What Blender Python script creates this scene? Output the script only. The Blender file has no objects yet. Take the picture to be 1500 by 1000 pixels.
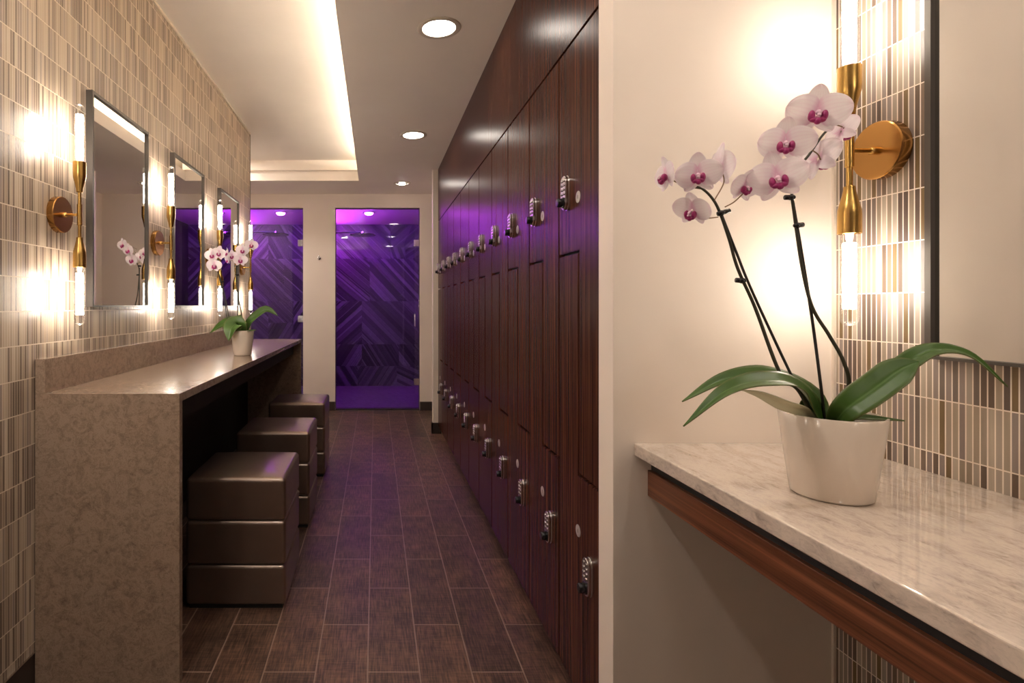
import bpy, bmesh, math, random
from mathutils import Vector, Matrix
random.seed(7)
PI = math.pi
scene = bpy.context.scene
COL = scene.collection
EYE = 1.12
FP = 800.0                     # focal length in pixels of the 1500 wide frame
VX, VY = 550.0, 448.0          # principal point

def P(x, y, Y):
    """a point of the place seen at pixel x, y at distance Y down the room"""
    return Vector(((x - VX) * Y / FP, Y, EYE - (y - VY) * Y / FP))

# ------------------------------------------------------------------ materials
def new_mat(name):
    m = bpy.data.materials.new(name); m.use_nodes = True
    nt = m.node_tree
    b = nt.nodes['Principled BSDF']
    return m, nt, b

class N:
    def __init__(s, nt): s.nt = nt
    def add(s, t, **kw):
        n = s.nt.nodes.new(t)
        for k, v in kw.items():
            setattr(n, k, v)
        return n
    def link(s, a, b): s.nt.links.new(a, b)
    def math(s, op, a, b=None, clamp=False):
        n = s.add('ShaderNodeMath', operation=op, use_clamp=clamp)
        for i, v in enumerate((a, b)):
            if v is None: continue
            if isinstance(v, (int, float)): n.inputs[i].default_value = v
            else: s.link(v, n.inputs[i])
        return n.outputs[0]
    def ramp(s, fac, stops, interp='LINEAR'):
        n = s.add('ShaderNodeValToRGB'); r = n.color_ramp; r.interpolation = interp
        while len(r.elements) < len(stops): r.elements.new(0.5)
        for e, (p, c) in zip(r.elements, stops):
            e.position = p; e.color = (c[0], c[1], c[2], 1)
        s.link(fac, n.inputs[0]); return n.outputs[0]
    def mix(s, fac, a, b, blend='MIX'):
        n = s.add('ShaderNodeMix', data_type='RGBA', blend_type=blend)
        for i, v in ((0, fac), (6, a), (7, b)):
            if isinstance(v, (int, float)): n.inputs[i].default_value = v
            elif isinstance(v, (tuple, list)): n.inputs[i].default_value = (v[0], v[1], v[2], 1)
            else: s.link(v, n.inputs[i])
        return n.outputs[2]
    def coords(s): return s.add('ShaderNodeTexCoord').outputs['Object']
    def mapping(s, vec, scale=(1, 1, 1), loc=(0, 0, 0), rot=(0, 0, 0)):
        n = s.add('ShaderNodeMapping'); s.link(vec, n.inputs[0])
        n.inputs['Location'].default_value = loc; n.inputs['Rotation'].default_value = rot; n.inputs['Scale'].default_value = scale
        return n.outputs[0]
    def noise(s, vec, scale=5, detail=4, rough=.55, dist=0, out=0):
        n = s.add('ShaderNodeTexNoise'); s.link(vec, n.inputs['Vector'])
        n.inputs['Scale'].default_value = scale; n.inputs['Detail'].default_value = detail
        n.inputs['Roughness'].default_value = rough; n.inputs['Distortion'].default_value = dist
        return n.outputs[out]
    def bump(s, h, strength=.3, dist=.002):
        n = s.add('ShaderNodeBump'); s.link(h, n.inputs['Height'])
        n.inputs['Strength'].default_value = strength; n.inputs['Distance'].default_value = dist
        return n.outputs[0]

def simple(name, col, rough=.5, metal=0, spec=.5, **kw):
    m, nt, b = new_mat(name)
    b.inputs['Base Color'].default_value = (*col, 1); b.inputs['Roughness'].default_value = rough
    b.inputs['Metallic'].default_value = metal; b.inputs['Specular IOR Level'].default_value = spec
    for k, v in kw.items(): b.inputs[k.replace('_', ' ')].default_value = v
    return m

def emit(name, col, strength):
    m, nt, b = new_mat(name)
    b.inputs['Base Color'].default_value = (0.8, 0.8, 0.8, 1)
    b.inputs['Emission Color'].default_value = (*col, 1); b.inputs['Emission Strength'].default_value = strength
    return m

def plaster(name, col, var=.06, rough=.6):
    m, nt, b = new_mat(name); n = N(nt); c = n.coords()
    f = n.noise(c, 2.5, 3)
    cc = n.mix(f, tuple(x * (1 - var) for x in col), tuple(min(1, x * (1 + var)) for x in col))
    n.link(cc, b.inputs['Base Color']); b.inputs['Roughness'].default_value = rough
    h = n.noise(c, 160, 3)
    n.link(n.bump(h, .08, .001), b.inputs['Normal'])
    b.inputs['Specular IOR Level'].default_value = .35
    return m

def stick_tile(name, phase, palette, grout, row=.0975, pitch=.0103, gw=.13, rough=.36, gv_=.022):
    """thin upright glazed sticks laid in courses on a wall that runs along Y"""
    m, nt, b = new_mat(name); n = N(nt); c = n.coords()
    sp = n.add('ShaderNodeSeparateXYZ'); n.link(c, sp.inputs[0])
    u = n.math('DIVIDE', sp.outputs[1], pitch)
    v = n.math('DIVIDE', n.math('ADD', sp.outputs[2], phase), row)
    iu, iv = n.math('FLOOR', u), n.math('FLOOR', v)
    fu, fv = n.math('FRACT', u), n.math('FRACT', v)
    cb = n.add('ShaderNodeCombineXYZ'); n.link(iu, cb.inputs[0]); n.link(iv, cb.inputs[1])
    wn = n.add('ShaderNodeTexWhiteNoise', noise_dimensions='2D'); n.link(cb.outputs[0], wn.inputs['Vector'])
    k = len(palette)
    base = n.ramp(wn.outputs[0], [(i / k, p) for i, p in enumerate(palette)], 'CONSTANT')
    gr = n.noise(n.mapping(c, (1, 260, 9)), 1, 3)
    base = n.mix(.22, base, n.ramp(gr, [(.3, (.55, .5, .45)), (.7, (1.0, .95, .9))]), 'MULTIPLY')
    gu = n.math('LESS_THAN', fu, gw); gv = n.math('LESS_THAN', fv, gv_)
    g = n.math('MAXIMUM', gu, gv)
    n.link(n.mix(g, base, grout), b.inputs['Base Color'])
    rr = n.math('ADD', n.math('MULTIPLY', g, .5), n.math('ADD', n.math('MULTIPLY', wn.outputs[0], .12), rough - .06))
    n.link(rr, b.inputs['Roughness'])
    wob = n.noise(n.mapping(c, (1, 90, 30)), 1, 2)
    h = n.math('ADD', n.math('MULTIPLY', n.math('SUBTRACT', 1, g), .7), n.math('MULTIPLY', wob, .5))
    n.link(n.bump(h, .35, .0012), b.inputs['Normal'])
    b.inputs['Specular IOR Level'].default_value = .45
    return m

def wood(name, dark, mid, light, along='Z', rough=.22, fine=70, spec=.5):
    m, nt, b = new_mat(name); n = N(nt); c = n.coords()
    oi = n.add('ShaderNodeObjectInfo')
    vm = n.add('ShaderNodeVectorMath', operation='ADD'); n.link(c, vm.inputs[0])
    cx = n.add('ShaderNodeCombineXYZ')
    for i in range(3): n.link(n.math('MULTIPLY', oi.outputs['Random'], 7.3 + i), cx.inputs[i])
    n.link(cx.outputs[0], vm.inputs[1])
    ax = 'XYZ'.index(along)
    s1 = [fine] * 3; s1[ax] = 1.2
    s2 = [fine * 3.2] * 3; s2[ax] = 4
    a = n.noise(n.mapping(vm.outputs[0], tuple(s1)), 1, 5, .6)
    d = n.noise(n.mapping(vm.outputs[0], tuple(s2)), 1, 3, .6)
    f = n.math('ADD', n.math('MULTIPLY', a, .7), n.math('MULTIPLY', d, .3))
    cc = n.ramp(f, [(.34, dark), (.5, mid), (.66, light)])
    n.link(cc, b.inputs['Base Color']); b.inputs['Roughness'].default_value = rough
    b.inputs['Specular IOR Level'].default_value = spec
    n.link(n.bump(d, .06, .0006), b.inputs['Normal'])
    return m

def stone(name, light, mid, dark, scale=(14, 14, 14), rough=.16, fleck=.5):
    m, nt, b = new_mat(name); n = N(nt); c = n.coords()
    v = n.mapping(c, scale, rot=(.3, .2, .5))
    a = n.noise(v, 1.2, 8, .65, 1.4)
    a2 = n.noise(v, 4.5, 6, .7, 2.0)
    f = n.math('ADD', n.math('MULTIPLY', a, .55), n.math('MULTIPLY', a2, .45))
    cc = n.ramp(f, [(.33, dark), (.45, mid), (.56, light), (.72, mid)])
    vo = n.noise(v, 16, 3, .6, .5)
    cc = n.mix(n.math('MULTIPLY', n.math('GREATER_THAN', vo, .66), fleck), cc, tuple(x * .6 for x in dark))
    n.link(cc, b.inputs['Base Color']); b.inputs['Roughness'].default_value = rough
    b.inputs['Specular IOR Level'].default_value = .5
    return m

def floor_mat():
    m, nt, b = new_mat('floor planks'); n = N(nt); c = n.coords()
    sp = n.add('ShaderNodeSeparateXYZ'); n.link(c, sp.inputs[0])
    cb = n.add('ShaderNodeCombineXYZ')
    n.link(n.math('ADD', sp.outputs[1], 40 * .4975 - 1.921 - .24875), cb.inputs[0])
    n.link(n.math('ADD', sp.outputs[0], 40 * .159 - .453), cb.inputs[1])
    bt = n.add('ShaderNodeTexBrick'); n.link(cb.outputs[0], bt.inputs['Vector'])
    bt.offset = .5; bt.offset_frequency = 2
    bt.inputs['Color1'].default_value = (.155, .088, .064, 1); bt.inputs['Color2'].default_value = (.092, .054, .040, 1)
    bt.inputs['Mortar'].default_value = (.30, .21, .165, 1)
    bt.inputs['Scale'].default_value = 1; bt.inputs['Mortar Size'].default_value = .0024; bt.inputs['Mortar Smooth'].default_value = .1
    bt.inputs['Brick Width'].default_value = .4975; bt.inputs['Row Height'].default_value = .159
    g1 = n.noise(n.mapping(c, (180, 12, 1)), 1, 4, .65)
    g2 = n.noise(n.mapping(c, (14, 150, 1)), 1, 4, .65)
    cl = n.noise(c, 9, 4, .6)
    f = n.math('ADD', n.math('ADD', n.math('MULTIPLY', g1, .5), n.math('MULTIPLY', g2, .25)), n.math('MULTIPLY', cl, .25))
    tone = n.ramp(f, [(.40, (.30, .28, .27)), (.5, (.9, .86, .82)), (.60, (1.8, 1.66, 1.5))])
    cc = n.mix(1.0, bt.outputs['Color'], tone, 'MULTIPLY')
    n.link(n.mix(n.math('MULTIPLY', bt.outputs['Fac'], .8), cc, (.30, .21, .165)), b.inputs['Base Color'])
    b.inputs['Roughness'].default_value = .42
    h = n.math('ADD', n.math('MULTIPLY', f, .3), n.math('MULTIPLY', n.math('SUBTRACT', 1, bt.outputs['Fac']), .5))
    n.link(n.bump(h, .35, .0015), b.inputs['Normal'])
    return m

def mosaic_mat():
    m, nt, b = new_mat('shower floor mosaic'); n = N(nt); c = n.coords()
    bt = n.add('ShaderNodeTexBrick'); n.link(n.mapping(c, (1, 1, 1), rot=(0, 0, PI / 4)), bt.inputs['Vector'])
    bt.inputs['Color1'].default_value = (.12, .11, .13, 1); bt.inputs['Color2'].default_value = (.06, .055, .065, 1)
    bt.inputs['Mortar'].default_value = (.16, .15, .16, 1)
    bt.inputs['Scale'].default_value = 1; bt.inputs['Brick Width'].default_value = .06; bt.inputs['Row Height'].default_value = .018
    bt.inputs['Mortar Size'].default_value = .002
    n.link(bt.outputs['Color'], b.inputs['Base Color']); b.inputs['Roughness'].default_value = .5
    return m

def tone_mat():
    m, nt, b = new_mat('shower relief marble'); n = N(nt); c = n.coords()
    at = n.add('ShaderNodeAttribute', attribute_name='tone')
    cc = n.ramp(at.outputs['Fac'], [(0, (.012, .011, .014)), (.5, (.062, .057, .066)), (1, (.17, .16, .18))])
    ns = n.noise(n.mapping(c, (30, 1, 30)), 1, 4)
    cc = n.mix(.4, cc, n.ramp(ns, [(.3, (.4, .4, .4)), (.7, (1, 1, 1))]), 'MULTIPLY')
    n.link(cc, b.inputs['Base Color']); b.inputs['Roughness'].default_value = .45
    return m

def leather_mat():
    m, nt, b = new_mat('bronze leather'); n = N(nt); c = n.coords()
    f = n.noise(c, 8, 3)
    n.link(n.mix(f, (.22, .160, .126), (.29, .215, .175)), b.inputs['Base Color'])
    b.inputs['Roughness'].default_value = .40; b.inputs['Metallic'].default_value = .9
    b.inputs['Coat Weight'].default_value = .8; b.inputs['Coat Roughness'].default_value = .2
    h = n.math('ADD', n.noise(c, 10, 2), n.math('MULTIPLY', n.noise(c, 220, 2), .12))
    n.link(n.bump(h, .22, .004), b.inputs['Normal'])
    return m

def brass_mat(name, col, rough):
    m, nt, b = new_mat(name); n = N(nt); c = n.coords()
    f = n.noise(c, 40, 2)
    n.link(n.mix(f, tuple(x * .92 for x in col), col), b.inputs['Base Color']); b.inputs['Metallic'].default_value = 1
    b.inputs['Roughness'].default_value = rough
    return m

def thin_glass(name, tint=(1, 1, 1), boost=1.0, ior=1.45):
    m, nt, b = new_mat(name); n = N(nt); nt.nodes.remove(b)
    out = nt.nodes['Material Output']
    tr = n.add('ShaderNodeBsdfTransparent'); tr.inputs[0].default_value = (*tint, 1)
    gl = n.add('ShaderNodeBsdfGlossy'); gl.inputs['Roughness'].default_value = .02
    fr = n.add('ShaderNodeFresnel'); fr.inputs[0].default_value = ior
    mx = n.add('ShaderNodeMixShader'); n.link(n.math('MULTIPLY', fr.outputs[0], boost, True), mx.inputs[0])
    n.link(tr.outputs[0], mx.inputs[1]); n.link(gl.outputs[0], mx.inputs[2]); n.link(mx.outputs[0], out.inputs[0])
    return m

def mirror_mat(tint=.82):
    m, nt, b = new_mat('silvered glass')
    b.inputs['Base Color'].default_value = (tint, tint * .985, tint * .95, 1)
    b.inputs['Metallic'].default_value = 1; b.inputs['Roughness'].default_value = .0
    return m

def petal_mat():
    m, nt, b = new_mat('orchid petal'); n = N(nt)
    out = nt.nodes['Material Output']
    at = n.add('ShaderNodeAttribute', attribute_name='pet')
    sp = n.add('ShaderNodeSeparateColor'); n.link(at.outputs['Color'], sp.inputs[0])
    c = n.coords()
    vein = n.math('MULTIPLY', n.math('ABSOLUTE', n.math('SINE', n.math('MULTIPLY', sp.outputs[1], 26))), 1)
    vf = n.math('MULTIPLY', n.math('POWER', vein, 6), .12)
    base = n.ramp(sp.outputs[0], [(.0, (.80, .50, .66)), (.22, (.88, .80, .84)), (.75, (.86, .80, .82)), (1, (.84, .70, .76))])
    base = n.mix(vf, base, (.72, .45, .60))
    n.link(base, b.inputs['Base Color']); b.inputs['Roughness'].default_value = .5
    tl = n.add('ShaderNodeBsdfTranslucent'); n.link(base, tl.inputs[0])
    mx = n.add('ShaderNodeMixShader'); mx.inputs[0].default_value = .35
    n.link(b.outputs[0], mx.inputs[1]); n.link(tl.outputs[0], mx.inputs[2]); n.link(mx.outputs[0], out.inputs[0])
    return m

def lip_mat():
    m, nt, b = new_mat('orchid lip'); n = N(nt); c = n.coords()
    f = n.noise(c, 260, 3)
    n.link(n.mix(f, (.22, .006, .075), (.42, .02, .17)), b.inputs['Base Color'])
    b.inputs['Roughness'].default_value = .4
    return m

def leaf_mat():
    m, nt, b = new_mat('orchid leaf'); n = N(nt); c = n.coords()
    at = n.add('ShaderNodeAttribute', attribute_name='pet')
    sp = n.add('ShaderNodeSeparateColor'); n.link(at.outputs['Color'], sp.inputs[0])
    f = n.noise(c, 25, 3)
    cc = n.mix(f, (.030, .078, .012), (.066, .135, .022))
    edge = n.math('POWER', n.math('ABSOLUTE', n.math('SUBTRACT', n.math('MULTIPLY', sp.outputs[1], 2), 1)), 10)
    cc = n.mix(n.math('MULTIPLY', edge, .5), cc, (.16, .13, .05))
    mid = n.math('LESS_THAN', n.math('ABSOLUTE', n.math('SUBTRACT', sp.outputs[1], .5)), .03)
    cc = n.mix(n.math('MULTIPLY', mid, .35), cc, (.14, .24, .08))
    n.link(cc, b.inputs['Base Color']); b.inputs['Roughness'].default_value = .34
    b.inputs['Specular IOR Level'].default_value = .4
    return m

PAL = [(.36, .29, .215), (.165, .115, .085), (.43, .35, .265), (.245, .175, .13), (.29, .235, .21), (.52, .44, .35),
       (.14, .10, .08), (.22, .145, .065), (.33, .27, .24), (.20, .155, .13), (.40, .33, .26), (.46, .39, .32)]
PALL = [(.38, .295, .215), (.20, .145, .105), (.50, .405, .305), (.26, .195, .145), (.34, .27, .225), (.56, .465, .36),
        (.17, .12, .088), (.41, .325, .24), (.32, .255, .22), (.23, .17, .13), (.45, .36, .27), (.52, .42, .32)]
PAL = [tuple(v * .84 for v in c) for c in PAL]; PALL = [tuple(v * .88 for v in c) for c in PALL]
M = {}
M['wall'] = plaster('painted plaster', (.85, .755, .665))
M['walld'] = plaster('brown painted plaster', (.22, .165, .125))
M['ceil'] = plaster('ceiling paint', (.95, .875, .79))
M['white'] = plaster('white plaster', (.75, .72, .70))
M['tileL'] = stick_tile('stick tile warm', .067, PALL, (.66, .565, .45), gw=.13, gv_=.03)
M['tileR'] = stick_tile('stick tile grey', .0255, PAL, (.80, .70, .60), gw=.19, pitch=.0112)
M['floor'] = floor_mat()
M['mosaic'] = mosaic_mat()
M['relief'] = tone_mat()
M['locker'] = wood('rosewood laminate', (.028, .010, .0065), (.062, .022, .0135), (.140, .050, .025), 'Z', .27, 95, .06)
M['apron'] = wood('rosewood apron', (.05, .017, .008), (.15, .052, .024), (.26, .098, .045), 'Y', .38, 110)
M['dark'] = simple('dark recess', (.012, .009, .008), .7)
M['base'] = simple('dark brown base tile', (.045, .030, .024), .45)
M['stone'] = stone('mottled quartz', (.33, .24, .178), (.245, .174, .126), (.15, .102, .072), (27, 27, 27), .2, .9)
M['stonetop'] = stone('streaked quartz', (.70, .60, .515), (.55, .465, .40), (.29, .24, .205), (20, 8, 20), .08, .2)
bs = M['stonetop'].node_tree.nodes['Principled BSDF']; bs.inputs['Coat Weight'].default_value = .7; bs.inputs['Coat Roughness'].default_value = .03
M['leather'] = leather_mat()
M['brass'] = brass_mat('brushed brass', (.62, .39, .12), .27)
M['brassd'] = brass_mat('satin brass', (.50, .27, .085), .24)
M['bronze'] = simple('dark bronze metal', (.10, .088, .078), .4, .6)
M['chrome'] = simple('chrome', (.75, .75, .76), .14, 1)
M['darkchrome'] = simple('smoked chrome', (.10, .095, .11), .2, 1)
M['steel'] = simple('satin steel', (.80, .78, .77), .2, 1)
M['black'] = simple('black plastic', (.008, .008, .009), .22)
M['disc'] = simple('grey number disc', (.42, .38, .36), .45, .3)
M['mark'] = simple('disc mark', (.16, .14, .13), .6)
M['mirror'] = mirror_mat(.74)
M['glass'] = thin_glass('clear shower glass', (.97, .97, .98))
M['bulb'] = thin_glass('clear bulb glass', (1, 1, 1), .45)
M['fil'] = emit('glowing filament', (1, .88, .745), 19)
M['filr'] = emit('glowing filament dimmed', (1, .88, .745), 8.5)
M['down'] = emit('downlight lens', (1, .90, .80), 6)
M['downfill'] = emit('fill downlight lens', (1, .90, .80), 55)
M['down3'] = emit('soft downlight lens', (1, .90, .80), 15)
M['down4'] = emit('strong downlight lens', (1, .90, .80), 44)
M['led'] = emit('warm led strip', (1, .90, .76), 20)
M['purple'] = emit('purple led', (.20, .03, 1.0), 26)
M['violet'] = emit('magenta led', (.55, .04, 1.0), 46)
M['magenta'] = emit('magenta lamp', (.72, .10, 1.0), 14)
M['trimw'] = simple('white trim', (.70, .62, .52), .4)
M['pot'] = simple('cream glazed ceramic', (.70, .61, .52), .16, Coat_Weight=.4)
M['soil'] = simple('bark mix', (.035, .022, .014), .9)
M['stem'] = simple('orchid stem', (.030, .026, .011), .45)
M['stake'] = simple('dark plant stake', (.012, .009, .006), .5)
M['spike'] = simple('pale flower stalk', (.22, .13, .06), .5)
M['petal'] = petal_mat()
M['lip'] = lip_mat()
M['col'] = simple('orchid column', (.80, .55, .66), .4)
M['leaf'] = leaf_mat()
M['pale'] = simple('pale leaf underside', (.58, .55, .36), .35)

# ------------------------------------------------------------------ mesh helpers
def box(bm, a, b):
    x0, y0, z0 = a; x1, y1, z1 = b
    vs = [bm.verts.new(p) for p in ((x0, y0, z0), (x1, y0, z0), (x1, y1, z0), (x0, y1, z0), (x0, y0, z1), (x1, y0, z1), (x1, y1, z1), (x0, y1, z1))]
    for f in ((0, 3, 2, 1), (4, 5, 6, 7), (0, 1, 5, 4), (1, 2, 6, 5), (2, 3, 7, 6), (3, 0, 4, 7)):
        bm.faces.new([vs[i] for i in f])
    return vs

def boxes(*bs):
    bm = bmesh.new()
    for a, b in bs: box(bm, a, b)
    return bm

def bevelled(a, b, w=.002, seg=2):
    bm = bmesh.new(); box(bm, a, b)
    bmesh.ops.bevel(bm, geom=bm.edges[:], offset=w, segments=seg, affect='EDGES', profile=.6)
    return bm

def lathe(bm, prof, n=32, mat=None, close=True):
    """revolve (r, z) pairs round Z"""
    rings = []
    for r, z in prof:
        if r < 1e-6:
            rings.append([bm.verts.new((0, 0, z))])
        else:
            rings.append([bm.verts.new((r * math.cos(2 * PI * i / n), r * math.sin(2 * PI * i / n), z)) for i in range(n)])
    new = [v for r in rings for v in r]
    for a, b in zip(rings, rings[1:]):
        for i in range(n):
            j = (i + 1) % n
            if len(a) == 1 and len(b) == 1: continue
            if len(a) == 1: bm.faces.new((a[0], b[j], b[i]))
            elif len(b) == 1: bm.faces.new((a[i], a[j], b[0]))
            else: bm.faces.new((a[i], a[j], b[j], b[i]))
    if mat is not None: bmesh.ops.transform(bm, matrix=mat, verts=new)
    bmesh.ops.recalc_face_normals(bm, faces=bm.faces[:])
    return new

def smooth_path(pts, sub=8):
    pts = [Vector(p) for p in pts]
    if len(pts) < 3: return pts
    out = []
    q = [pts[0] * 2 - pts[1]] + pts + [pts[-1] * 2 - pts[-2]]
    for i in range(1, len(q) - 2):
        p0, p1, p2, p3 = q[i - 1:i + 3]
        for k in range(sub):
            t = k / sub
            out.append(.5 * ((2 * p1) + (p2 - p0) * t + (2 * p0 - 5 * p1 + 4 * p2 - p3) * t * t + (3 * p1 - p0 - 3 * p2 + p3) * t ** 3))
    out.append(pts[-1]); return out

def tube(bm, pts, r, n=10, sub=8, r2=None):
    path = smooth_path(pts, sub); L = len(path); rings = []
    prev = None
    for i, p in enumerate(path):
        t = (path[min(i + 1, L - 1)] - path[max(i - 1, 0)]).normalized()
        if prev is None:
            prev = Vector((0, 0, 1)).cross(t)
            if prev.length < 1e-3: prev = Vector((1, 0, 0))
        prev = (prev - t * prev.dot(t)).normalized()
        bn = t.cross(prev)
        rr = r if r2 is None else r + (r2 - r) * i / (L - 1)
        rings.append([bm.verts.new(p + (prev * math.cos(2 * PI * k / n) + bn * math.sin(2 * PI * k / n)) * rr) for k in range(n)])
    for a, b in zip(rings, rings[1:]):
        for k in range(n):
            bm.faces.new((a[k], a[(k + 1) % n], b[(k + 1) % n], b[k]))
    bm.faces.new(rings[0][::-1]); bm.faces.new(rings[-1])
    return bm

def rounded_box(hx, hy, hz, r, crown=0.0, n=5, m=8):
    """soft box centred on the origin"""
    bm = bmesh.new()
    def steps(h):
        c = [h - r + r * math.sin(PI / 2 * i / n) if False else h - r + r * i / n for i in range(n + 1)]
        core = [-(h - r) + 2 * (h - r) * i / m for i in range(m + 1)]
        return [-x for x in reversed(c)][:-1] + core + c[1:]
    sx, sy, sz = steps(hx), steps(hy), steps(hz)
    cache = {}
    def V(x, y, z):
        k = (round(x, 6), round(y, 6), round(z, 6))
        if k in cache: return cache[k]
        p = Vector((x, y, z))
        q = Vector((max(-(hx - r), min(hx - r, x)), max(-(hy - r), min(hy - r, y)), max(-(hz - r), min(hz - r, z))))
        d = p - q
        if d.length > 1e-9:
            p = q + d.normalized() * r
        a, b = x / hx, y / hy
        if z > 0 and crown: p.z += crown * max(0, 1 - a ** 4) * max(0, 1 - b ** 4) * (z / hz)
        cache[k] = bm.verts.new(p); return cache[k]
    def face(U, W, fn, flip):
        for i in range(len(U) - 1):
            for j in range(len(W) - 1):
                vs = [fn(U[i], W[j]), fn(U[i + 1], W[j]), fn(U[i + 1], W[j + 1]), fn(U[i], W[j + 1])]
                vs = [V(*p) for p in vs]
                if len(set(vs)) == 4:
                    try: bm.faces.new(vs[::-1] if flip else vs)
                    except ValueError: pass
    for s in (1, -1):
        face(sx, sy, lambda u, w: (u, w, s * hz), s < 0)
        face(sy, sz, lambda u, w: (s * hx, u, w), s < 0)
        face(sz, sx, lambda u, w: (w, s * hy, u), s < 0)
    return bm

def prism(bm, pts, axis_off):
    """extrude a polygon (list of 3-D points) by a vector"""
    a = [bm.verts.new(p) for p in pts]
    b = [bm.verts.new(Vector(p) + Vector(axis_off)) for p in pts]
    n = len(pts)
    bm.faces.new(a); bm.faces.new(b[::-1])
    for i in range(n): bm.faces.new((a[i], b[i], b[(i + 1) % n], a[(i + 1) % n]))
    bmesh.ops.recalc_face_normals(bm, faces=bm.faces[:])

def wpos(o):
    v = Vector((0, 0, 0))
    while o is not None:
        v = v + o.location; o = o.parent
    return v

def obj(name, bm, mat, parent=None, smooth=False, world=False, auto=None):
    me = bpy.data.meshes.new(name)
    if world and parent is not None:
        bmesh.ops.translate(bm, verts=bm.verts[:], vec=-wpos(parent))
    bm.to_mesh(me); bm.free()
    if smooth:
        for p in me.polygons: p.use_smooth = True
        if auto is not None: me.set_sharp_from_angle(angle=math.radians(auto))
    o = bpy.data.objects.new(name, me); COL.objects.link(o)
    for m in (mat if isinstance(mat, list) else [mat]): me.materials.append(m)
    if parent is not None: o.parent = parent
    return o

def tag(o, label=None, cat=None, group=None, kind=None):
    for k, v in (('label', label), ('category', cat), ('group', group), ('kind', kind)):
        if v: o[k] = v
    return o

def thing(name, loc, label, cat, group=None, rz=0):
    o = bpy.data.objects.new(name, None); COL.objects.link(o)
    o.empty_display_size = .05
    o.location = loc; o.rotation_euler = (0, 0, rz)
    return tag(o, label, cat, group)

def struct(name, bm, mat, label=None, parent=None, **kw):
    o = obj(name, bm, mat, parent, **kw)
    if parent is None: tag(o, label, name.split('_')[0], None, 'structure')
    elif label: o['label'] = label
    return o

def copy_thing(root):
    r = root.copy(); COL.objects.link(r)
    for ch in list(root.children):
        c = ch.copy(); COL.objects.link(c); c.parent = r
        for g in list(ch.children):
            d = g.copy(); COL.objects.link(d); d.parent = c
    return r

# ------------------------------------------------------------------ room dimensions
XL, XR = -1.007, 1.018           # tiled walls
YT = 4.38                        # end of the tiled wall
YF = 5.857                       # wall with the shower doors
ZC, ZR = 2.3206, 2.506           # ceilings
XLIP = -.160
XK = .5507                       # locker fronts
YP = 1.212                       # partition
YB = -1.7                        # wall behind the viewer
YS, ZS = 7.66, 2.26              # shower back wall and ceiling
YN = .2                          # near end of the ceiling tray
D2 = (-.432, .476); D1 = (-1.684, -.776); ZD = 2.174

# floor
struct('floor', boxes(((-2.2, YB - .1, -.06), (1.25, YF, 0))), M['floor'], 'dark brown wood-look tile floor with pale grout')
struct('floor_shower', boxes(((-2.2, YF, -.06), (1.25, YS + .12, 0))), M['mosaic'], 'small mosaic tile floor inside the showers')

# tiled wall on the left, painted return beyond it
struct('wall_left', boxes(((XL - .12, YB, .102), (XL, YT, ZR))), M['tileL'], 'left wall of thin upright brown and tan stick tiles')
o = struct('trim_1', boxes(((XL - .125, YT, 0), (XL + .003, YT + .006, ZR))), M['bronze'], 'dark metal edge strip closing the end of the left tiled wall')
struct('trim_2', boxes(((XL, YB, ZR - .012), (XL + .008, YT, ZR))), M['trimw'], 'pale thin bead where the left tiles meet the raised ceiling')
bm = boxes(((XL - .12, YB, 0), (XL - .002, 1.60, .098)), ((XL - .12, 1.60, 0), (XL - .002, YT, .098)))
struct('baseboard_left', bm, M['base'], 'dark brown tile base under the left tiled wall')
struct('trim_3', boxes(((XL - .004, YB, .098), (XL + .003, 1.61, .103))), M['steel'], 'thin metal strip between left tiles and dark base')
struct('wall_recess', boxes(((-2.1, YT - .1, 0), (-2.0, YF, ZR)), ((-2.1, YT - .1, 0), (XL - .12, YT - .002, ZR))), M['wall'], 'painted side wall of the recess before the left shower')

# far wall with the two shower openings
bm = bmesh.new()
for x0, x1 in ((-2.1, D1[0]), (D1[1], D2[0]), (D2[1], 1.05)):
    box(bm, (x0, YF, 0), (x1, YF + .12, ZR))
for x0, x1 in (D1, D2): box(bm, (x0, YF, ZD), (x1, YF + .12, ZR))
struct('wall_far', bm, M['wall'], 'cream painted end wall with two shower doorways')
bm = bmesh.new()
for x0, x1 in ((-2.0, D1[0]), (D1[1], D2[0]), (D2[1], .95)):
    box(bm, (x0, YF - .012, 0), (x1, YF, .095))
struct('baseboard_far', bm, M['base'], 'dark brown tile base along the end wall')
struct('wall_right_end', boxes(((.95, 4.84, 0), (1.05, YF, ZC))), M['wall'], 'painted side wall past the end of the lockers')
bm = bevelled((.504, 4.800, 0), (.62, 4.86, ZC), .004)
struct('wall_stub', bm, M['wall'], 'narrow cream wall return closing the far end of the lockers')
bm = boxes(((.494, 4.790, 0), (.58, 4.800, .095)), ((.494, 4.790, 0), (.504, 4.86, .095)))
struct('baseboard_stub', bm, M['base'], 'dark tile base round the narrow wall return')

# partition, right tiled wall, wall behind the viewer
struct('wall_partition', bevelled((.527, YP, 0), (XR + .12, YP + .078, ZC), .0015), M['wall'], 'cream painted partition facing the viewer beside the lockers')
struct('wall_right', boxes(((XR, YB, 0), (XR + .12, YP, ZC))), M['tileR'], 'right wall of thin upright stick tiles in greys, tans and ochres')
struct('trim_5', boxes(((XR - .006, YP - .006, 0), (XR + .001, YP + .001, ZC))), M['trimw'], 'thin white bead in the corner of partition and right tiles')
struct('wall_back', boxes(((-1.2, YB - .12, 0), (1.2, YB, ZR + .1))), M['walld'], 'painted wall closing the room behind the viewer')

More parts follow.
